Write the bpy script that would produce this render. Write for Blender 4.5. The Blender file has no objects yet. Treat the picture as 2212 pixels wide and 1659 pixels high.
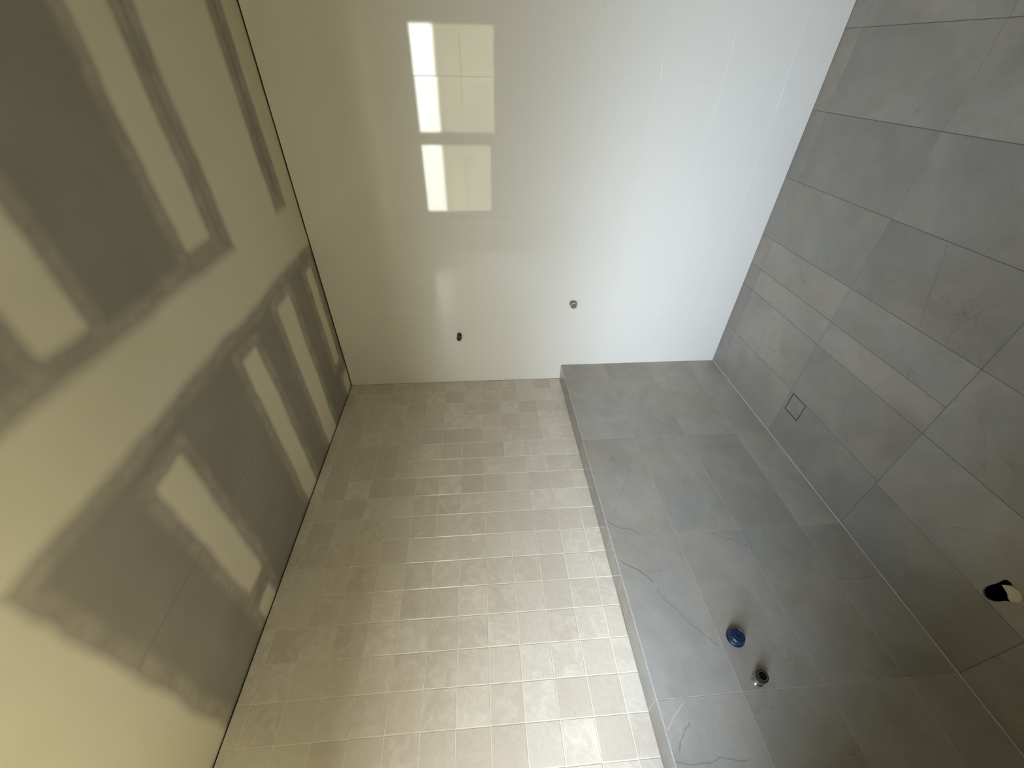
import bpy, bmesh, math, random
from mathutils import Vector, Matrix

random.seed(7)
SC = bpy.context.scene
COL = SC.collection

# ------------------------------------------------------------------ camera
CAM_POS = (-2.25812, -1.79328, 1.6379)
RIGHT = Vector((-0.07562588, -0.01679915, -0.99699474))
DOWN = Vector((-0.6277412, 0.77765662, 0.03451323))
FWD = Vector((0.77473977, 0.62846477, -0.06935649))
cam = bpy.data.cameras.new('camera')
cam.sensor_fit = 'HORIZONTAL'
cam.sensor_width = 36.0
cam.lens = 881.0 / 2212.0 * 36.0
cam.clip_start = 0.02
camo = bpy.data.objects.new('camera', cam)
M = Matrix((( RIGHT.x, -DOWN.x, -FWD.x, CAM_POS[0]),
            ( RIGHT.y, -DOWN.y, -FWD.y, CAM_POS[1]),
            ( RIGHT.z, -DOWN.z, -FWD.z, CAM_POS[2]),
            (0, 0, 0, 1)))
camo.matrix_world = M
COL.objects.link(camo)
SC.camera = camo

# room sizes (metres); the corner of the white and the mosaic wall is the origin, the room lies in x<0, y<0
H = 2.5505            # ceiling
ZL = 1.0967           # top of the half-height wall
D = 0.119             # how far the half-height wall stands out
XW, YS = -2.6, -2.9   # west and south wall faces
WY0, WY1, WZ0, WZ1 = -2.06, -0.315, 1.395, 2.26   # window opening

# ------------------------------------------------------------------ world, sun, portal, exposure
world = bpy.data.worlds.new('world')
SC.world = world
world.use_nodes = True
wn = world.node_tree
wn.nodes.clear()
out = wn.nodes.new('ShaderNodeOutputWorld')
bg = wn.nodes.new('ShaderNodeBackground')
sep = wn.nodes.new('ShaderNodeSeparateXYZ')
ramp = wn.nodes.new('ShaderNodeValToRGB')
tc = wn.nodes.new('ShaderNodeTexCoord')
wn.links.new(tc.outputs['Generated'], sep.inputs[0])
wn.links.new(sep.outputs['Z'], ramp.inputs[0])
# hazy sky, brighter towards the sun's side (south-west)
dot = wn.nodes.new('ShaderNodeVectorMath')
dot.operation = 'DOT_PRODUCT'
dot.inputs[1].default_value = (-0.742, -0.544, 0.39)
wn.links.new(tc.outputs['Generated'], dot.inputs[0])
pw = wn.nodes.new('ShaderNodeMath')
pw.operation = 'POWER'
mx0 = wn.nodes.new('ShaderNodeMath')
mx0.operation = 'MAXIMUM'
mx0.inputs[1].default_value = 0.0
wn.links.new(dot.outputs['Value'], mx0.inputs[0])
wn.links.new(mx0.outputs[0], pw.inputs[0])
pw.inputs[1].default_value = 3.0
glow = wn.nodes.new('ShaderNodeMath')
glow.operation = 'MULTIPLY_ADD'
glow.inputs[1].default_value = 1.3
glow.inputs[2].default_value = 0.70
wn.links.new(pw.outputs[0], glow.inputs[0])
scl = wn.nodes.new('ShaderNodeVectorMath')
scl.operation = 'SCALE'
wn.links.new(ramp.outputs[0], scl.inputs[0])
wn.links.new(glow.outputs[0], scl.inputs['Scale'])
wn.links.new(scl.outputs[0], bg.inputs['Color'])
wn.links.new(bg.outputs[0], out.inputs[0])
cr = ramp.color_ramp
cr.elements[0].position = 0.0
cr.elements[0].color = (0.36, 0.355, 0.33, 1)
cr.elements[1].position = 1.0
cr.elements[1].color = (0.10, 0.17, 0.30, 1)
for p_, c_ in ((0.10, (0.38, 0.38, 0.36, 1)), (0.22, (0.34, 0.355, 0.37, 1)), (0.38, (0.58, 0.645, 0.74, 1)), (0.54, (0.62, 0.70, 0.84, 1)), (0.74, (0.28, 0.36, 0.50, 1))):
    e_ = cr.elements.new(p_)
    e_.color = c_
bg.inputs['Strength'].default_value = 30.0

sun = bpy.data.lights.new('sun', 'SUN')
sun.energy = 36.0
sun.angle = math.radians(0.6)
sun.color = (1.0, 0.94, 0.70)
suno = bpy.data.objects.new('sun', sun)
suno.rotation_euler = Vector((-0.28, -0.36, 0.92)).to_track_quat('Z', 'Y').to_euler()   # high in the south-west, kept out by the eave
COL.objects.link(suno)

portal = bpy.data.lights.new('window_portal', 'AREA')
portal.shape = 'RECTANGLE'
portal.size = WY1 - WY0
portal.size_y = WZ1 - WZ0
portal.cycles.is_portal = True
porto = bpy.data.objects.new('window_portal', portal)
porto.location = (XW - 0.17, (WY0 + WY1) / 2, (WZ0 + WZ1) / 2)
porto.rotation_euler = (math.radians(90), 0, math.radians(-90))
COL.objects.link(porto)

vs = SC.view_settings
vs.view_transform = 'Standard'
vs.look = 'None'
vs.gamma = 1.0
vs.use_curve_mapping = False
vs.exposure = 0.16
SC.cycles.use_denoising = True
SC.cycles.max_bounces = 10
SC.cycles.diffuse_bounces = 7
SC.cycles.glossy_bounces = 5
SC.cycles.sample_clamp_indirect = 60.0
SC.cycles.caustics_reflective = False
SC.cycles.caustics_refractive = False


# ------------------------------------------------------------------ material helpers
class NT:
    def __init__(s, name):
        s.m = bpy.data.materials.new(name)
        s.m.use_nodes = True
        s.t = s.m.node_tree
        s.t.nodes.clear()
        s.out = s.n('ShaderNodeOutputMaterial')
        s.b = s.n('ShaderNodeBsdfPrincipled')
        s.l(s.b.outputs[0], s.out.inputs[0])

    def n(s, typ, **kw):
        nd = s.t.nodes.new(typ)
        for k, v in kw.items():
            setattr(nd, k, v)
        return nd

    def l(s, a, b):
        s.t.links.new(a, b)

    def put(s, sock, v):
        if hasattr(v, 'is_output'):
            s.l(v, sock)
        else:
            sock.default_value = v

    def math(s, op, a, b=0.0, c=0.0, clamp=False):
        nd = s.n('ShaderNodeMath', operation=op)
        nd.use_clamp = clamp
        s.put(nd.inputs[0], a)
        s.put(nd.inputs[1], b)
        s.put(nd.inputs[2], c)
        return nd.outputs[0]

    def vmath(s, op, a, b=None, scale=None):
        nd = s.n('ShaderNodeVectorMath', operation=op)
        s.put(nd.inputs[0], a)
        if b is not None:
            s.put(nd.inputs[1], b)
        if scale is not None:
            s.put(nd.inputs['Scale'], scale)
        return nd.outputs['Value'] if op in ('DOT_PRODUCT', 'LENGTH', 'DISTANCE') else nd.outputs[0]

    def noise(s, vec, scale, detail=4.0, rough=0.55, dist=0.0, col=False):
        nd = s.n('ShaderNodeTexNoise')
        s.put(nd.inputs['Vector'], vec)
        nd.inputs['Scale'].default_value = scale
        nd.inputs['Detail'].default_value = detail
        nd.inputs['Roughness'].default_value = rough
        nd.inputs['Distortion'].default_value = dist
        return nd.outputs['Color'] if col else nd.outputs['Fac']

    def step(s, v, a, b, lo=0.0, hi=1.0):
        nd = s.n('ShaderNodeMapRange')
        nd.interpolation_type = 'SMOOTHSTEP'
        s.put(nd.inputs['Value'], v)
        nd.inputs['From Min'].default_value = a
        nd.inputs['From Max'].default_value = b
        nd.inputs['To Min'].default_value = lo
        nd.inputs['To Max'].default_value = hi
        return nd.outputs[0]

    def mix(s, f, a, b, typ='MIX'):
        nd = s.n('ShaderNodeMix', data_type='RGBA', blend_type=typ)
        s.put(nd.inputs[0], f)
        for sk, v in ((nd.inputs[6], a), (nd.inputs[7], b)):
            if hasattr(v, 'is_output'):
                s.l(v, sk)
            else:
                sk.default_value = (*v, 1.0) if len(v) == 3 else v
        return nd.outputs[2]

    def pos(s):
        return s.n('ShaderNodeNewGeometry').outputs['Position']

    def rnd(s):
        return s.n('ShaderNodeObjectInfo').outputs['Random']

    def bump(s, h, strength, dist=0.001):
        nd = s.n('ShaderNodeBump')
        nd.inputs['Strength'].default_value = strength
        nd.inputs['Distance'].default_value = dist
        s.l(h, nd.inputs['Height'])
        s.l(nd.outputs[0], s.b.inputs['Normal'])

    def set(s, **kw):
        for k, v in kw.items():
            s.put(s.b.inputs[k.replace('_', ' ')], v)
        return s.m


def simple(name, col, rough=0.5, metal=0.0, var=0.08, scale=30.0, bump=0.0):
    t = NT(name)
    nz = t.noise(t.pos(), scale)
    f = t.step(nz, 0.3, 0.7, 1.0 - var, 1.0 + var)
    c = t.n('ShaderNodeVectorMath', operation='SCALE')
    c.inputs[0].default_value = col
    t.l(f, c.inputs['Scale'])
    t.l(c.outputs[0], t.b.inputs['Base Color'])
    t.set(Roughness=rough, Metallic=metal)
    if bump:
        t.bump(nz, bump)
    return t.m


def segs_mask(t, p3, chains):
    """dark hairline veins of the stone, at their own places on the wall or floor; p3 is a position with the plane's two
    axes in x and y; each chain is (half width, strength, [(u, v), ...])"""
    acc = None
    for w, k, pts in chains:
        for (ax, ay), (bx, by) in zip(pts, pts[1:]):
            L2 = (bx - ax) ** 2 + (by - ay) ** 2
            pa = t.vmath('SUBTRACT', p3, (ax, ay, 0))
            h = t.math('DIVIDE', t.vmath('DOT_PRODUCT', pa, (bx - ax, by - ay, 0)), L2, clamp=True)
            on = t.vmath('SCALE', (bx - ax, by - ay, 0), scale=h)
            d = t.vmath('LENGTH', t.vmath('SUBTRACT', pa, on))
            m = t.step(d, w * 0.3, w * 1.6, k, 0.0)
            acc = m if acc is None else t.math('MAXIMUM', acc, m)
    return acc


def plane_pos(t, axes, jitter=0.0, jscale=30.0):
    sp = t.n('ShaderNodeSeparateXYZ')
    t.l(t.pos(), sp.inputs[0])
    cb = t.n('ShaderNodeCombineXYZ')
    t.l(sp.outputs[axes[0]], cb.inputs[0])
    t.l(sp.outputs[axes[1]], cb.inputs[1])
    v = cb.outputs[0]
    if jitter:
        nz = t.noise(t.pos(), jscale, 3.0, col=True)
        off = t.vmath('SCALE', t.vmath('SUBTRACT', nz, (0.5, 0.5, 0.5)), scale=jitter)
        off = t.vmath('MULTIPLY', off, (1, 1, 0))
        v = t.vmath('ADD', v, off)
    return v


def stone(name, base, rough, axes, chains, light_chains=(), spec=0.5, tone=0.16, coat=0.0):
    """grey limestone-look tile: clouds, per-tile tone, faint ridged veins and a few drawn hairlines"""
    t = NT(name)
    r = t.rnd()
    off = t.vmath('SCALE', (37.0, 19.0, 53.0), scale=r)
    p = t.vmath('ADD', t.pos(), off)
    big = t.noise(p, 2.6, 6.0, 0.6, 0.8)
    mid = t.noise(p, 9.0, 6.0, 0.62, 0.5)
    fine = t.noise(p, 90.0, 3.0, 0.6)
    v = t.math('ADD', t.step(big, 0.3, 0.7, 0.90, 1.10), t.step(mid, 0.3, 0.75, -0.06, 0.06))
    v = t.math('ADD', v, t.step(fine, 0.3, 0.7, -0.02, 0.02))
    rr = t.math('FRACT', t.math('MULTIPLY', r, 7.31))
    v = t.math('MULTIPLY', v, t.step(rr, 0.0, 1.0, 1.0 - tone / 2, 1.0 + tone / 2))
    # ridged natural veins, only here and there
    vn = t.noise(p, 2.1, 5.0, 0.62, 1.1)
    rid = t.math('ABSOLUTE', t.math('SUBTRACT', vn, 0.5))
    msk = t.step(t.noise(p, 3.3, 2.0), 0.54, 0.68)
    rid = t.math('MULTIPLY', t.step(rid, 0.0, 0.009, 0.22, 0.0), msk)
    # pale cloudy veins
    vn2 = t.noise(p, 3.7, 6.0, 0.7, 1.6)
    rid2 = t.step(t.math('ABSOLUTE', t.math('SUBTRACT', vn2, 0.52)), 0.0, 0.025, 0.09, 0.0)
    v = t.math('ADD', v, t.math('MULTIPLY', rid2, t.step(big, 0.5, 0.7)))
    dark = rid
    if chains:
        pp = plane_pos(t, axes, 0.024, 20.0)
        dark = t.math('MAXIMUM', rid, segs_mask(t, pp, chains))
    v = t.math('MULTIPLY', v, t.math('SUBTRACT', 1.0, dark))
    if light_chains:
        pp2 = plane_pos(t, axes, 0.012, 30.0)
        v = t.math('ADD', v, segs_mask(t, pp2, light_chains))
    hue = t.mix(t.step(t.noise(p, 1.7, 3.0), 0.35, 0.65), base, (base[0] * 1.05, base[1] * 0.995, base[2] * 0.93))
    c = t.n('ShaderNodeVectorMath', operation='SCALE')
    t.l(hue, c.inputs[0])
    t.l(v, c.inputs['Scale'])
    t.l(c.outputs[0], t.b.inputs['Base Color'])
    t.set(Roughness=rough)
    t.b.inputs['Specular IOR Level'].default_value = spec
    t.bump(t.math('ADD', mid, t.math('MULTIPLY', fine, 0.3)), 0.12, 0.001)
    return t.m


WALL_VEINS = [
    (0.0016, 0.55, [(-1.228, 1.086), (-1.244, 1.07), (-1.269, 1.034), (-1.272, 1.0), (-1.288, 0.97), (-1.302, 0.951)]),
    (0.0014, 0.22, [(-0.816, 0.856), (-0.919, 0.888), (-0.988, 0.913), (-1.043, 0.954), (-1.114, 0.998), (-1.207, 1.06)]),
    (0.0016, 0.45, [(-1.311, 0.642), (-1.341, 0.591), (-1.357, 0.55), (-1.389, 0.499)]),
    (0.0016, 0.6, [(-1.419, 1.082), (-1.442, 1.056), (-1.467, 1.013), (-1.5, 0.98), (-1.516, 0.973)]),
    (0.0014, 0.42, [(-1.549, 0.967), (-1.587, 0.95), (-1.638, 0.904), (-1.684, 0.883), (-1.717, 0.851), (-1.743, 0.829), (-1.757, 0.807)]),
    (0.0012, 0.3, [(-1.479, 0.973), (-1.467, 0.918)]),
    (0.0014, 0.4, [(-1.967, 1.006), (-1.988, 1.035), (-2.011, 1.058), (-2.031, 1.074)]),
    (0.0014, 0.35, [(-2.055, 1.095), (-2.063, 1.045), (-2.062, 0.978), (-2.052, 0.947), (-2.064, 0.899), (-2.068, 0.861)]),
    (0.0016, 0.3, [(-0.135, 0.64), (-0.173, 0.583), (-0.218, 0.512)]),
    (0.0016, 0.35, [(-1.549, 0.035), (-1.562, 0.118), (-1.553, 0.203)]),
    (0.0012, 0.4, [(-1.096, 0.828), (-1.062, 0.803)]),
]
WALL_LIGHT = [(0.002, 0.35, [(-1.914, 1.01), (-1.928, 1.03), (-1.948, 1.058), (-1.98, 1.087)])]
FLOOR_VEINS = [
    (0.0022, 0.20, [(-0.959, -1.299), (-1.003, -1.162), (-1.053, -1.03)]),
    (0.0016, 0.18, [(-1.153, -1.036), (-1.172, -1.134), (-1.221, -1.215)]),
    (0.0022, 0.16, [(-0.955, -0.699), (-1.007, -0.544), (-1.044, -0.451)]),
    (0.0016, 0.14, [(-0.86, -0.683), (-0.841, -0.599)]),
    (0.0018, 0.3, [(-0.176, -1.877), (-0.196, -1.91)]),
    (0.0018, 0.3, [(-1.573, -0.518), (-1.611, -0.558)]),
]
GREY = (0.290, 0.280, 0.258)
M_WALLSTONE = stone('honed_grey_stone_tile', GREY, 0.30, (0, 2), WALL_VEINS, WALL_LIGHT)
M_LEDGESTONE = stone('honed_grey_ledge_tile', (0.215, 0.208, 0.192), 0.09, (0, 1), [])
M_FLOORSTONE = stone('matt_grey_floor_tile', (0.250, 0.238, 0.214), 0.45, (0, 1), FLOOR_VEINS, tone=0.2)


def mosaic_mat():
    """small square glazed tile in warm beige, some plain, some clouded, softly uneven glaze"""
    t = NT('glazed_beige_mosaic')
    r = t.rnd()
    off = t.vmath('SCALE', (41.0, 23.0, 57.0), scale=r)
    p = t.vmath('ADD', t.pos(), off)
    cl = t.noise(p, 19.0, 6.0, 0.62, 0.7)
    r2 = t.math('FRACT', t.math('MULTIPLY', r, 13.7))
    r3 = t.math('FRACT', t.math('MULTIPLY', r, 29.3))
    clouded = t.step(r2, 0.35, 0.60)
    m = t.math('MULTIPLY', t.step(cl, 0.40, 0.68), t.math('MULTIPLY', clouded, 0.48))
    base = t.mix(r3, (0.555, 0.498, 0.422), (0.560, 0.520, 0.445))
    c = t.mix(m, base, (0.720, 0.680, 0.605))
    v = t.math('MULTIPLY', t.step(r3, 0, 1, 0.95, 1.05), t.step(t.noise(p, 70.0, 4.0), 0.3, 0.7, 0.97, 1.03))
    s = t.n('ShaderNodeVectorMath', operation='SCALE')
    t.l(c, s.inputs[0])
    t.l(v, s.inputs['Scale'])
    t.l(s.outputs[0], t.b.inputs['Base Color'])
    t.set(Roughness=0.20)
    wv = t.math('ADD', t.noise(p, 16.0, 2.0, 0.5, 0.8), t.math('MULTIPLY', t.noise(p, 60.0, 2.0), 0.12))
    t.bump(wv, 0.55, 0.0035)
    return t.m


def white_tile_mat():
    t = NT('gloss_white_tile')
    p = t.vmath('ADD', t.pos(), t.vmath('SCALE', (11.0, 17.0, 5.0), scale=t.rnd()))
    t.set(**{'Base Color': (0.76, 0.75, 0.70, 1)})
    t.set(Roughness=0.045)
    t.b.inputs['Specular IOR Level'].default_value = 0.75
    t.bump(t.noise(p, 5.0, 2.0), 0.12, 0.0006)
    return t.m


def ceiling_mat():
    """unpainted plasterboard: grey-brown paper, cream jointing compound in bands over the joints and screw rows"""
    t = NT('plasterboard_with_compound')
    pos = t.pos()
    nz = t.noise(pos, 3.2, 5.0, 0.6, col=True)
    wob = t.vmath('SCALE', t.vmath('SUBTRACT', nz, (0.5, 0.5, 0.5)), scale=0.055)
    sp = t.n('ShaderNodeSeparateXYZ')
    t.l(t.vmath('ADD', pos, wob), sp.inputs[0])
    X, Y = sp.outputs[0], sp.outputs[1]
    big = 9.0
    # x0, x1, y0, y1, softness
    boxes = [
        (-big, big, -1.215, -0.985, 0.030),        # joint between the two sheets
        (-0.935, -0.785, -big, -1.285, 0.022),
        (-0.680, -0.255, -big, -1.10, 0.024),
        (-0.135, big, -big, -1.10, 0.018),
        (-1.505, -1.365, -big, -1.275, 0.022),
        (-0.930, -0.800, -0.865, big, 0.020),
        (-0.550, -0.400, -0.890, big, 0.020),
        (-0.150, -0.060, -0.890, -0.26, 0.018),
        (-0.095, big, -0.150, big, 0.030),
        (-1.495, -1.370, -0.850, -0.175, 0.022),
        (-1.500, -1.385, -0.085, big, 0.018),
        (-big, -1.845, -1.05, big, 0.024),
        (-big, -1.90, -big, -1.10, 0.030),
        (-2.12, -1.98, -big, big, 0.03),
    ]
    core = thin = None
    for x0, x1, y0, y1, s in boxes:
        for grow, soft in ((0.0, s), (0.048, 0.020)):
            g = None
            for v, a, b in ((X, x0 - grow, x1 + grow), (Y, y0 - grow, y1 + grow)):
                if a > -5:
                    q = t.step(v, a - soft, a + soft)
                    g = q if g is None else t.math('MULTIPLY', g, q)
                if b < 5:
                    q = t.step(v, b - soft, b + soft, 1.0, 0.0)
                    g = q if g is None else t.math('MULTIPLY', g, q)
            if grow == 0.0:
                core = g if core is None else t.math('MAXIMUM', core, g)
            else:
                thin = g if thin is None else t.math('MAXIMUM', thin, g)
    mott = t.noise(pos, 11.0, 6.0, 0.65)
    thin = t.math('MULTIPLY', thin, t.step(mott, 0.25, 0.75, 0.05, 0.34))
    cov = t.math('MAXIMUM', core, thin)
    paper = t.mix(t.step(t.noise(pos, 5.0, 4.0), 0.3, 0.7), (0.290, 0.260, 0.218), (0.320, 0.290, 0.247))
    comp = t.mix(t.step(t.noise(pos, 2.4, 4.0), 0.3, 0.7), (0.700, 0.648, 0.490), (0.735, 0.672, 0.530))
    c = t.mix(cov, paper, comp)
    # thin pencil line across the sheet
    pl = t.math('MULTIPLY', t.step(t.math('ABSOLUTE', t.math('SUBTRACT', sp.outputs[1], -0.545)), 0.0006, 0.003, 0.30, 0.0),
                t.math('SUBTRACT', 1.0, core))
    c = t.mix(pl, c, (0.05, 0.04, 0.035))
    t.l(c, t.b.inputs['Base Color'])
    t.set(Roughness=0.9)
    t.b.inputs['Specular IOR Level'].default_value = 0.2
    t.bump(cov, 0.5, 0.0015)
    return t.m


M_MOSAIC = mosaic_mat()
M_WHITE = white_tile_mat()
M_CEIL = ceiling_mat()
M_GROUT = simple('light_grout', (0.68, 0.64, 0.56), 0.85, bump=0.1)
M_GROUT_GREY = simple('grey_grout', (0.42, 0.41, 0.38), 0.85)
M_GROUT_DARK = simple('dark_floor_grout', (0.13, 0.12, 0.105), 0.85)
M_WHITEGROUT = simple('white_grout', (0.70, 0.69, 0.64), 0.8)
M_BACK = simple('dark_wall_board', (0.03, 0.026, 0.02), 0.9)
M_PLASTER = simple('cream_plaster', (0.76, 0.69, 0.50), 0.85)
M_SILICONE = simple('grey_silicone', (0.46, 0.46, 0.44), 0.35)
M_FRAME = simple('dark_window_aluminium', (0.10, 0.10, 0.095), 0.4)
M_CHROME = simple('chrome', (0.62, 0.61, 0.58), 0.12, 1.0, 0.03)
M_BLACK = simple('black_plastic', (0.012, 0.013, 0.012), 0.3, 0.0)
M_VOID = simple('black_void', (0.004, 0.004, 0.004), 0.8)  # near-black colour standing in for the darkness inside slot and pipe
M_VOID.node_tree.nodes['Principled BSDF'].inputs['Specular IOR Level'].default_value = 0.1
M_BLUE = simple('blue_plastic', (0.006, 0.017, 0.052), 0.4)
M_NAVY = simple('dark_blue_plastic', (0.002, 0.005, 0.02), 0.3)
M_DOOR = simple('white_door_paint', (0.70, 0.69, 0.66), 0.4)
M_FENCE = simple('rendered_masonry', (0.38, 0.342, 0.215), 0.8, scale=1.2, var=0.10)
M_PAVE = simple('outside_paving', (0.44, 0.39, 0.26), 0.9, scale=3.0)
M_CREAM = simple('cream_mortar', (0.56, 0.50, 0.38), 0.9, bump=0.4, scale=120.0)
M_SOFFIT = simple('eave_paint', (0.55, 0.54, 0.50), 0.7)
M_DIRT = simple('dark_screed', (0.035, 0.028, 0.02), 0.95)


def glass_mat():
    t = NT('window_glass')
    t.t.nodes.remove(t.b)
    tr = t.n('ShaderNodeBsdfTransparent')
    tr.inputs[0].default_value = (0.985, 0.99, 0.985, 1)
    gl = t.n('ShaderNodeBsdfGlossy')
    gl.inputs['Roughness'].default_value = 0.02
    mx = t.n('ShaderNodeMixShader')
    mx.inputs[0].default_value = 0.03
    t.l(tr.outputs[0], mx.inputs[1])
    t.l(gl.outputs[0], mx.inputs[2])
    t.l(mx.outputs[0], t.out.inputs[0])
    return t.m


M_GLASS = glass_mat()


# ------------------------------------------------------------------ mesh helpers
def link(name, me, parent=None, loc=None):
    o = bpy.data.objects.new(name, me)
    COL.objects.link(o)
    if parent is not None:
        o.parent = parent
    if loc is not None:
        o.location = loc
    return o


def boxes_mesh(name, boxes, mat, bevel=0.0, seg=1):
    bm = bmesh.new()
    for x0, x1, y0, y1, z0, z1 in boxes:
        r = bmesh.ops.create_cube(bm, size=1.0)
        for v in r['verts']:
            v.co = Vector((x0 + (v.co.x + 0.5) * (x1 - x0), y0 + (v.co.y + 0.5) * (y1 - y0), z0 + (v.co.z + 0.5) * (z1 - z0)))
    if bevel:
        bmesh.ops.bevel(bm, geom=list(bm.edges), offset=bevel, segments=seg, affect='EDGES')
    me = bpy.data.meshes.new(name)
    bm.to_mesh(me)
    bm.free()
    me.materials.append(mat)
    return me


def box(name, b, mat, parent=None, bevel=0.0, seg=1):
    return link(name, boxes_mesh(name, [b], mat, bevel, seg), parent)


def structure(o, label=None):
    o['kind'] = 'structure'
    if label:
        o['label'] = label
    return o


def tag(o, label, cat, group=None):
    o['label'] = label
    o['category'] = cat
    if group:
        o['group'] = group
    return o


_tiles = {}


def tile(parent, lo, hi, mat, bevel=0.0009, jog=0.0, name='tile', tilt=0.0, ax=0, seg=1):
    """one tile of its own; alike tiles share a mesh; ax is the axis the face looks along"""
    size = tuple(round(b - a, 4) for a, b in zip(lo, hi))
    key = (size, mat.name, bevel)
    if key not in _tiles:
        s = [v / 2 for v in size]
        _tiles[key] = boxes_mesh('tile', [(-s[0], s[0], -s[1], s[1], -s[2], s[2])], mat, bevel, seg)
    c = [(a + b) / 2 for a, b in zip(lo, hi)]
    if jog:
        c[ax] += random.uniform(-jog, jog)
    o = link(name, _tiles[key], parent, c)
    if tilt:
        r = [random.uniform(-tilt, tilt) for _ in range(3)]
        r[ax] = 0
        o.rotation_euler = r
    return o


def lathe(name, prof, mat, axis, origin, parent, seg=32, spin=0.0):
    """surface of revolution: prof is [(distance along the axis, radius), ...]"""
    bm = bmesh.new()
    a = Vector(axis).normalized()
    u = a.orthogonal().normalized()
    w = a.cross(u)
    O = Vector(origin)
    rings = []
    for h, r in prof:
        if r < 1e-6:
            rings.append([bm.verts.new(O + a * h)])
        else:
            rings.append([bm.verts.new(O + a * h + (u * math.cos(2 * math.pi * k / seg + spin) + w * math.sin(2 * math.pi * k / seg + spin)) * r) for k in range(seg)])
    for A, B in zip(rings, rings[1:]):
        for k in range(seg):
            k2 = (k + 1) % seg
            if len(A) == 1 and len(B) == 1:
                continue
            if len(A) == 1:
                bm.faces.new((A[0], B[k], B[k2]))
            elif len(B) == 1:
                bm.faces.new((A[k], B[0], A[k2]))
            else:
                bm.faces.new((A[k], B[k], B[k2], A[k2]))
    bmesh.ops.recalc_face_normals(bm, faces=bm.faces)
    me = bpy.data.meshes.new(name)
    bm.to_mesh(me)
    bm.free()
    me.materials.append(mat)
    if seg > 8:
        me.polygons.foreach_set('use_smooth', [True] * len(me.polygons))
        try:
            me.set_sharp_from_angle(angle=math.radians(35))
        except Exception:
            pass
    return link(name, me, parent)


# ------------------------------------------------------------------ the setting
# ceiling
structure(box('ceiling', (XW - 0.25, 0.25, YS - 0.2, 0.25, H, H + 0.05), M_CEIL))

# --- east wall: gloss white 600 x 300 tiles, stopping a few millimetres under the ceiling
GAP = 0.0075
wall_e = structure(box('wall_east', (0.0075, 0.20, YS - 0.2, 0.20, -0.10, H), M_BACK))
box('grout', (0.0010, 0.0080, YS, 0.0, 0.0, H - GAP), M_WHITEGROUT, wall_e)
zj = [0.0, 0.187, 0.489, 0.791, 1.087, 1.388, 1.691, 1.992, 2.292, H - GAP]
yj = [0.0, -0.513, -1.113, -1.714, -2.314, YS]
g = 0.00085
for a, b in zip(zj, zj[1:]):
    for c, d in zip(yj[1:], yj):
        tile(wall_e, (0.0, c + g, a + g), (0.0074, d - (g if d else 0.0), b - (g if b < 2.4 else 0)), M_WHITE,
             bevel=0.0007, tilt=0.0006, ax=0, seg=2)

# --- north wall: small square mosaic above the half-height wall
wall_n = structure(box('wall_north', (XW - 0.2, 0.0, 0.0075, 0.20, -0.10, H), M_BACK))
box('grout', (XW, 0.0, 0.0013, 0.0080, ZL, H - GAP), M_GROUT, wall_n)
P = 0.12
zr = [ZL] + [1.1739 + P * j for j in range(12)] + [H - GAP]
xc = [0.0] + [-(0.1053 + P * k) for k in range(40) if 0.1053 + P * k < -XW] + [XW]
gm = 0.0013
far = []
for ci in range(len(xc) - 1):
    for a, b in zip(zr, zr[1:]):
        x1_, x0_ = xc[ci] - gm, xc[ci + 1] + gm
        lo = (x0_, 0.0, a + gm)
        hi = (x1_, 0.0075, b - (gm if b < 2.52 else 0.0))
        if ci <= 19:                       # the ones the photograph shows: one object each
            tile(wall_n, lo, hi, M_MOSAIC, bevel=0.0012, jog=0.00035, tilt=0.0045, ax=1)
        else:
            far.append((lo[0], hi[0], lo[1], hi[1], lo[2], hi[2]))
fo = link('tile', boxes_mesh('tile', far, M_MOSAIC, 0.0012), wall_n)
fo['kind'] = 'stuff'

# --- half-height wall standing out below the mosaic, clad in grey 600 x 300 stone tile, with a polished ledge
half = structure(box('wall_lower', (XW - 0.2, 0.0, -D + 0.0075, 0.0075, -0.10, ZL - 0.0075), M_BACK))
box('grout', (XW, 0.0, -D + 0.0012, -D + 0.008, 0.0, ZL - 0.001), M_GROUT_GREY, half)
box('ledge_grout', (XW, 0.0, -D + 0.001, 0.0, ZL - 0.008, ZL - 0.0009), M_GROUT_GREY, half)
xs = [0.0, -0.713, -1.306, -1.901, -2.50, XW]
zs = [0.0, 0.200, 0.4965, 0.796, ZL]
gs = 0.0009
for a, b in zip(zs, zs[1:]):
    for d, c in zip(xs, xs[1:]):
        top = b == ZL
        tile(half, (c + gs, -D, a + gs), (d - gs, -D + 0.0074, (b - 0.0004) if top else b - gs), M_WALLSTONE,
             bevel=0.0007, ax=1, tilt=0.0006)
for d, c in zip(xs, xs[1:]):
    tile(half, (c + gs, -D + 0.0004, ZL - 0.0074), (d - gs, -0.0006, ZL), M_LEDGESTONE, bevel=0.0007, ax=2, name='ledge_tile', tilt=0.0004)
# pale edge trim of silicone / grout in the mitre, and the bead along the floor
box('mitre_grout', (XW, 0.0, -D - 0.0003, -D + 0.0022, ZL - 0.0022, ZL + 0.0003), M_SILICONE, half)

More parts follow.
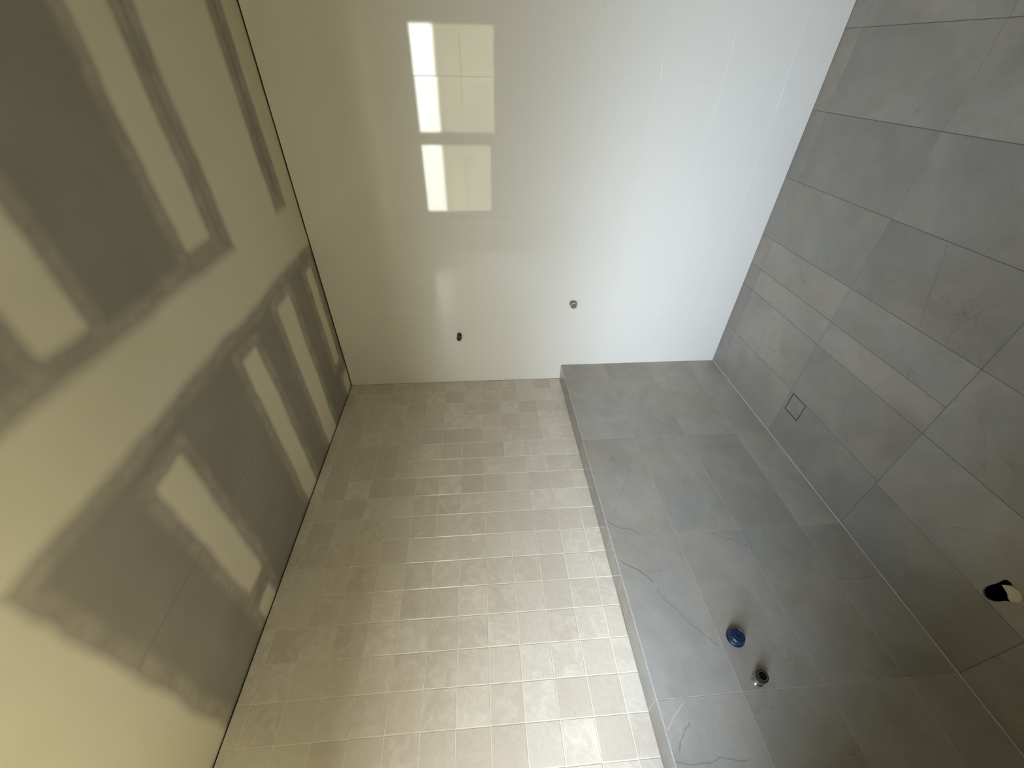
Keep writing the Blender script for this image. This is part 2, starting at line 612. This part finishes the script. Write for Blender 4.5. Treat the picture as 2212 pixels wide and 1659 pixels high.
# --- floor: matt grey 600 x 300 tiles laid to fall
HX, HY = -1.792, -0.468                     # middle of the open waste hole
cut = (HX - 0.09, HX + 0.09, HY - 0.09, HY + 0.09)
fb = [(XW - 0.2, cut[0], YS - 0.2, 0.2, -0.17, -0.0075), (cut[1], 0.2, YS - 0.2, 0.2, -0.17, -0.0075),
      (cut[0], cut[1], YS - 0.2, cut[2], -0.17, -0.0075), (cut[0], cut[1], cut[3], 0.2, -0.17, -0.0075),
      (cut[0], cut[1], cut[2], cut[3], -0.32, -0.16)]
floor = structure(link('floor', boxes_mesh('floor', fb, M_DIRT)))
fg = [(XW, cut[0], YS, -D, -0.0080, -0.0011), (cut[1], 0.0, YS, -D, -0.0080, -0.0011),
      (cut[0], cut[1], YS, cut[2], -0.0080, -0.0011), (cut[0], cut[1], cut[3], -D, -0.0080, -0.0011)]
link('grout', boxes_mesh('grout', fg, M_GROUT_DARK), floor)
DR = (-0.829, -0.724, -0.420, -0.3135)      # drain square
gf = 0.0010
inner_y = [-D, -0.4215, -0.7115, -0.841, -1.012, -1.310, -1.608, -1.907, -2.206, -2.505, -2.804, YS]
outer_y = [-D, -0.4105, -0.7115, -1.012, -1.310, -1.608, -1.907, -2.206, -2.505, -2.804, YS]
outer_x = [-1.303, -1.903, -2.503, XW]


def floor_tile(c, d, y0, y1):
    return tile(floor, (c + gf, y0 + gf, -0.0074), (d - gf, y1 - gf, 0.0), M_FLOORSTONE, bevel=0.0008, ax=2, tilt=0.0004)


def inner_x(y0, y1):
    if abs(y1 + 0.841) < 0.01 or abs(y1 + 1.012) < 0.01:
        return [0.0, -0.103, -0.703, -1.303]
    return [0.0, -0.103, -0.703, -1.303]


def poly_tile(name, outer, hole, z0, z1, mat, parent):
    """a tile with a hole cut through it: both outlines run counter-clockwise"""
    from mathutils.geometry import tessellate_polygon
    n, m = len(outer), len(hole)
    pts = [Vector((x, y, 0)) for x, y in outer + hole]
    tri = tessellate_polygon([pts[:n], pts[n:]])
    verts = [(p.x, p.y, z1) for p in pts] + [(p.x, p.y, z0) for p in pts]
    N = n + m
    faces = [tuple(f) for f in tri] + [tuple(N + i for i in reversed(f)) for f in tri]
    for i in range(n):
        j = (i + 1) % n
        faces.append((i, i + N, j + N, j))
    for i in range(m):
        a, b = n + i, n + (i + 1) % m
        faces.append((a, b, b + N, a + N))
    me = bpy.data.meshes.new(name)
    me.from_pydata(verts, [], faces)
    bm = bmesh.new()
    bm.from_mesh(me)
    bmesh.ops.recalc_face_normals(bm, faces=bm.faces)
    bm.to_mesh(me)
    bm.free()
    me.materials.append(mat)
    return link(name, me, parent)


def rect(x0, x1, y0, y1):
    return [(x0, y0), (x1, y0), (x1, y1), (x0, y1)]


for y1, y0 in zip(inner_y, inner_y[1:]):
    ix = inner_x(y0, y1)
    for d, c in zip(ix, ix[1:]):
        if c < DR[0] < d and y0 < DR[2] + 0.01 < y1 and y0 < -0.4:
            e = 0.0006
            o_ = rect(c + gf, d - gf, y0 + gf - 0.0005, y1 - gf)
            poly_tile('tile', o_, rect(DR[0] - e, DR[1] + e, DR[2] + 0.0005, DR[3] + e), -0.0074, 0.0, M_FLOORSTONE, floor)
            continue
        floor_tile(c, d, y0, y1)
# ragged waste hole outline
hole = [(-1.760, -0.419), (-1.768, -0.4145), (-1.778, -0.4155), (-1.789, -0.4255), (-1.796, -0.440), (-1.801, -0.458), (-1.811, -0.470),
        (-1.820, -0.486), (-1.8215, -0.502), (-1.818, -0.514), (-1.806, -0.5205), (-1.790, -0.5215), (-1.776, -0.5225), (-1.763, -0.5205),
        (-1.7575, -0.508), (-1.7580, -0.494), (-1.7560, -0.480), (-1.7520, -0.460), (-1.7505, -0.442), (-1.7530, -0.428)]
for y1, y0 in zip(outer_y, outer_y[1:]):
    for d, c in zip(outer_x, outer_x[1:]):
        if c < HX < d and y0 < HY < y1:
            poly_tile('tile', rect(c + gf, d - gf, y0 + gf, y1 - gf), hole, -0.0074, 0.0, M_FLOORSTONE, floor)
        else:
            floor_tile(c, d, y0, y1)
bead = box('silicone_bead', (XW, 0.0, -D - 0.0042, -D + 0.0005, -0.0005, 0.0036), M_SILICONE, floor, bevel=0.0018)

# --- west wall with the window, south wall with the door: behind the camera, seen in the gloss of the tiles
wb = [(XW - 0.16, XW, YS - 0.2, WY0, -0.1, H), (XW - 0.16, XW, WY1, 0.2, -0.1, H),
      (XW - 0.16, XW, WY0, WY1, -0.1, WZ0), (XW - 0.16, XW, WY0, WY1, WZ1, H)]
wall_w = structure(link('wall_west', boxes_mesh('wall_west', wb, M_PLASTER)))
DX0, DX1 = -1.75, -0.93
sb = [(XW - 0.2, DX0, YS - 0.12, YS, -0.1, H), (DX1, 0.2, YS - 0.12, YS, -0.1, H), (DX0, DX1, YS - 0.12, YS, 2.08, H)]
wall_s = structure(link('wall_south', boxes_mesh('wall_south', sb, M_PLASTER)))
door = structure(box('door_1', (DX0 + 0.006, DX1 - 0.006, YS - 0.075, YS - 0.035, 0.006, 2.072), M_DOOR, bevel=0.002))
for z0, z1 in ((0.18, 0.95), (1.08, 1.92)):
    box('door_panel', (DX0 + 0.12, DX1 - 0.12, YS - 0.037, YS - 0.029, z0, z1), M_DOOR, door, bevel=0.006)
lathe('door_handle', [(0, 0.026), (0.008, 0.026), (0.008, 0.009), (0.05, 0.009), (0.052, 0.024), (0.075, 0.022), (0.078, 0)],
      M_CHROME, (0, 1, 0), (DX1 - 0.07, YS - 0.035, 1.0), door)

win = structure(link('window_1', boxes_mesh('window_1', [
    (XW - 0.13, XW - 0.07, WY0, WY1, WZ0, WZ0 + 0.030), (XW - 0.13, XW - 0.07, WY0, WY1, WZ1 - 0.040, WZ1),
    (XW - 0.13, XW - 0.07, WY0, WY0 + 0.045, WZ0, WZ1), (XW - 0.13, XW - 0.07, WY1 - 0.045, WY1, WZ0, WZ1)], M_FRAME)))
MY = -1.10
box('mullion', (XW - 0.13, XW - 0.07, MY - 0.04, MY + 0.04, WZ0 + 0.030, WZ1 - 0.040), M_FRAME, win, bevel=0.003)
for y0, y1, foot in ((WY0 + 0.045, MY - 0.04, 0.008), (MY + 0.04, WY1 - 0.045, 0.052)):
    a, b = WZ0 + 0.030, WZ1 - 0.040
    sash = link('sash', boxes_mesh('sash', [
        (XW - 0.115, XW - 0.085, y0, y1, a, a + foot), (XW - 0.115, XW - 0.085, y0, y1, b - 0.017, b),
        (XW - 0.115, XW - 0.085, y0, y0 + 0.017, a + foot, b - 0.017),
        (XW - 0.115, XW - 0.085, y1 - 0.017, y1, a + foot, b - 0.017)], M_FRAME), win)
    box('pane', (XW - 0.102, XW - 0.098, y0 + 0.017, y1 - 0.017, a + foot, b - 0.017), M_GLASS, sash)
for nm, b in (('reveal', (XW - 0.07, XW + 0.006, WY1, WY1 + 0.008, WZ0 - 0.008, WZ1 + 0.008)), ('reveal', (XW - 0.07, XW + 0.006, WY0 - 0.008, WY0, WZ0 - 0.008, WZ1 + 0.008)),
              ('sill', (XW - 0.07, XW + 0.012, WY0, WY1, WZ0 - 0.008, WZ0)), ('reveal', (XW - 0.07, XW + 0.006, WY0, WY1, WZ1, WZ1 + 0.008))):
    box(nm, b, M_DOOR, win, bevel=0.001)

# --- what stands outside the window
ground = structure(box('ground', (-16, XW - 0.16, -12, 8, -0.35, -0.25), M_PAVE))
FX, FH = -5.6, 2.20
bw = bpy.data.objects.new('boundary_wall', None)
COL.objects.link(bw)
bw.location = (FX, -1, -0.25)
tag(bw, 'tall rendered boundary wall outside the window', 'wall')
inv = Matrix.Translation((-FX, 1, 0.25))
for nm, b in (('masonry', (FX - 0.22, FX, -9, 6, -0.25, FH - 0.05)), ('coping', (FX - 0.25, FX + 0.03, -9, 6, FH - 0.05, FH))):
    o_ = box(nm, b, M_FENCE, bw, bevel=0.006)
    o_.matrix_parent_inverse = inv
eave = structure(box('trim_1', (XW - 0.56, XW - 0.16, -12, 8, 2.40, 2.55), M_SOFFIT), 'painted eave soffit outside above the window')


# ------------------------------------------------------------------ pipe stubs and fittings
def root(name, loc, label, cat, group=None):
    e = bpy.data.objects.new(name, None)
    COL.objects.link(e)
    e.empty_display_size = 0.05
    e.location = loc
    tag(e, label, cat, group)
    return e


def rel(o, par):
    o.matrix_parent_inverse = Matrix.Translation(-Vector(par.location))
    return o


# blue test cap on the half-height wall
R_ = root('pipe_cap', (-1.742, -D, 0.744), 'round blue plastic cap on a pipe stub in the grey tiled half-height wall', 'pipe cap')
o = (-1.742, -D, 0.744)
ax = (0, -1, 0)
rel(lathe('collar', [(0, 0.022), (0.006, 0.0225), (0.011, 0.021), (0.011, 0)], M_CHROME, ax, o, R_), R_)
rel(lathe('cap', [(0.008, 0.0), (0.008, 0.0275), (0.012, 0.0305), (0.018, 0.0305), (0.020, 0.0285), (0.034, 0.0275), (0.039, 0.0255),
                  (0.041, 0.0225), (0.0385, 0.0205), (0.0385, 0.015), (0.042, 0.0135), (0.042, 0.0095), (0.036, 0.008), (0.036, 0.0)], M_BLUE, ax, o, R_), R_)
rel(lathe('rim', [(0.009, 0.0307), (0.011, 0.0318), (0.0165, 0.0318), (0.0185, 0.0307), (0.009, 0.0307)], M_NAVY, ax, o, R_), R_)
# chrome elbow tap stub with an open black end
R_ = root('wall_outlet', (-1.872, -D, 0.727), 'chrome pipe stub with open black end, lowest fitting on the grey half-height wall', 'wall outlet')
o = (-1.872, -D, 0.727)
rel(lathe('flange', [(0, 0.0205), (0.004, 0.0205), (0.007, 0.0175), (0.007, 0.0)], M_CHROME, ax, o, R_), R_)
rel(lathe('sleeve', [(0.006, 0.0165), (0.030, 0.0165), (0.033, 0.0155), (0.033, 0.0)], M_CHROME, ax, o, R_), R_)
rel(lathe('thread_ring', [(0.028, 0.0), (0.028, 0.0185), (0.031, 0.0195), (0.046, 0.0195), (0.049, 0.0185), (0.049, 0.0155), (0.036, 0.0145), (0.036, 0.0)], M_BLACK, ax, o, R_), R_)
rel(lathe('inner_ring', [(0.0362, 0.0143), (0.0475, 0.0145), (0.0475, 0.0128), (0.0364, 0.0124), (0.0364, 0.0)], M_CHROME, ax, o, R_), R_)
rel(lathe('plug', [(0.0366, 0.012), (0.042, 0.0115), (0.043, 0.009), (0.040, 0.006), (0.040, 0.0)], M_VOID, ax, o, R_), R_)
# shower outlet on the white wall
ax = (-1, 0, 0)
o = (0, -0.386, 1.783)
R_ = root('shower_outlet', o, 'small black threaded pipe stub high on the white tiled wall', 'pipe stub')
prof = [(0, 0.0145)]
for k in range(5):
    h = 0.006 + k * 0.0065
    prof += [(h, 0.0145), (h + 0.0015, 0.0125), (h + 0.0035, 0.0125), (h + 0.005, 0.0145)]
prof += [(0.042, 0.0135), (0.042, 0.0)]
rel(lathe('stub', prof, M_BLACK, ax, o, R_), R_)
rel(lathe('hex_nut', [(0.040, 0.0), (0.040, 0.0165), (0.054, 0.0165), (0.056, 0.0145), (0.056, 0.0105), (0.050, 0.0095), (0.050, 0.0)], M_BLACK, ax, o, R_, seg=6, spin=0.3), R_)
rel(lathe('washer', [(0.0502, 0.0105), (0.0572, 0.0115), (0.0575, 0.0092), (0.0502, 0.0080)], M_FRAME, ax, o, R_, seg=24), R_)
# mixer body on the white wall
o = (0, -0.594, 1.067)
R_ = root('mixer_body', o, 'chrome capped mixer body with hexagonal nut, at mid height on the white wall', 'tap fitting')
rel(lathe('hex_nut', [(0, 0.0235), (0.012, 0.0235), (0.0145, 0.0215), (0.0145, 0.0)], M_CHROME, ax, o, R_, seg=6, spin=0.2), R_)
rel(lathe('seal', [(0.013, 0.0), (0.013, 0.0205), (0.024, 0.0205), (0.024, 0.0)], M_NAVY, ax, o, R_), R_)
rel(lathe('cap', [(0.022, 0.0), (0.022, 0.0188), (0.038, 0.0188), (0.041, 0.0172), (0.041, 0.0095), (0.0402, 0.009), (0.0402, 0.0)], M_CHROME, ax, o, R_), R_)

# square floor drain with a tile insert and a slot whose shade is coloured black
R_ = root('floor_drain', ((DR[0] + DR[1]) / 2, (DR[2] + DR[3]) / 2, -0.0075), 'square tile-insert floor drain outlined by a black slot', 'drain')
x0, x1, y0, y1 = DR
w = 0.0052
rel(box('channel', (x0, x1, y0, y1, -0.0125, -0.0068), M_VOID, R_), R_)
t_ = 0.0012
rim = []
for q in (0.0, w - t_):
    a0, a1, b0, b1 = x0 + q, x1 - q, y0 + q, y1 - q
    top = 0.0 if q == 0.0 else -0.0008
    rim += [(a0, a0 + t_, b0, b1, -0.007, top), (a1 - t_, a1, b0, b1, -0.007, top),
            (a0 + t_, a1 - t_, b0, b0 + t_, -0.007, top), (a0 + t_, a1 - t_, b1 - t_, b1, -0.007, top)]
rel(link('frame', boxes_mesh('frame', rim, M_VOID), R_), R_)  # slot sides coloured near-black in place of the shade in the gap
ins = rel(box('tile_insert', (x0 + w, x1 - w, y0 + w, y1 - w, -0.0066, -0.0004), M_FLOORSTONE, R_, bevel=0.0004), R_)

# open waste hole in the floor: pipe stub below the tile, cream mortar on one side
R_ = root('waste_hole', (HX, HY, -0.10), 'ragged open waste hole in the floor tile, pipe inside coloured as a dark void', 'hole')
rel(lathe('waste_pipe', [(-0.06, 0.034), (0.055, 0.034), (0.055, 0.038), (-0.06, 0.038), (-0.06, 0.034)], M_VOID, (0, 0, 1), (HX + 0.012, HY + 0.014, -0.12), R_), R_)  # pipe coloured near-black for the darkness down the hole
mor = []
bm = bmesh.new()
pts = [(-1.764, -0.487), (-1.770, -0.497), (-1.780, -0.5125), (-1.800, -0.516), (-1.815, -0.506), (-1.822, -0.488), (-1.820, -0.474), (-1.806, -0.466), (-1.797, -0.470), (-1.788, -0.480)]
vt = [bm.verts.new((x, y, -0.008 + random.uniform(-0.001, 0.001))) for x, y in pts]
vb = [bm.verts.new((x, y, -0.075)) for x, y in pts]
bm.faces.new(vt)
bm.faces.new(list(reversed(vb)))
for i in range(len(pts)):
    j = (i + 1) % len(pts)
    bm.faces.new((vt[i], vb[i], vb[j], vt[j]))
bmesh.ops.recalc_face_normals(bm, faces=bm.faces)
me = bpy.data.meshes.new('mortar')
bm.to_mesh(me)
bm.free()
me.materials.append(M_CREAM)
rel(link('mortar', me, R_), R_)
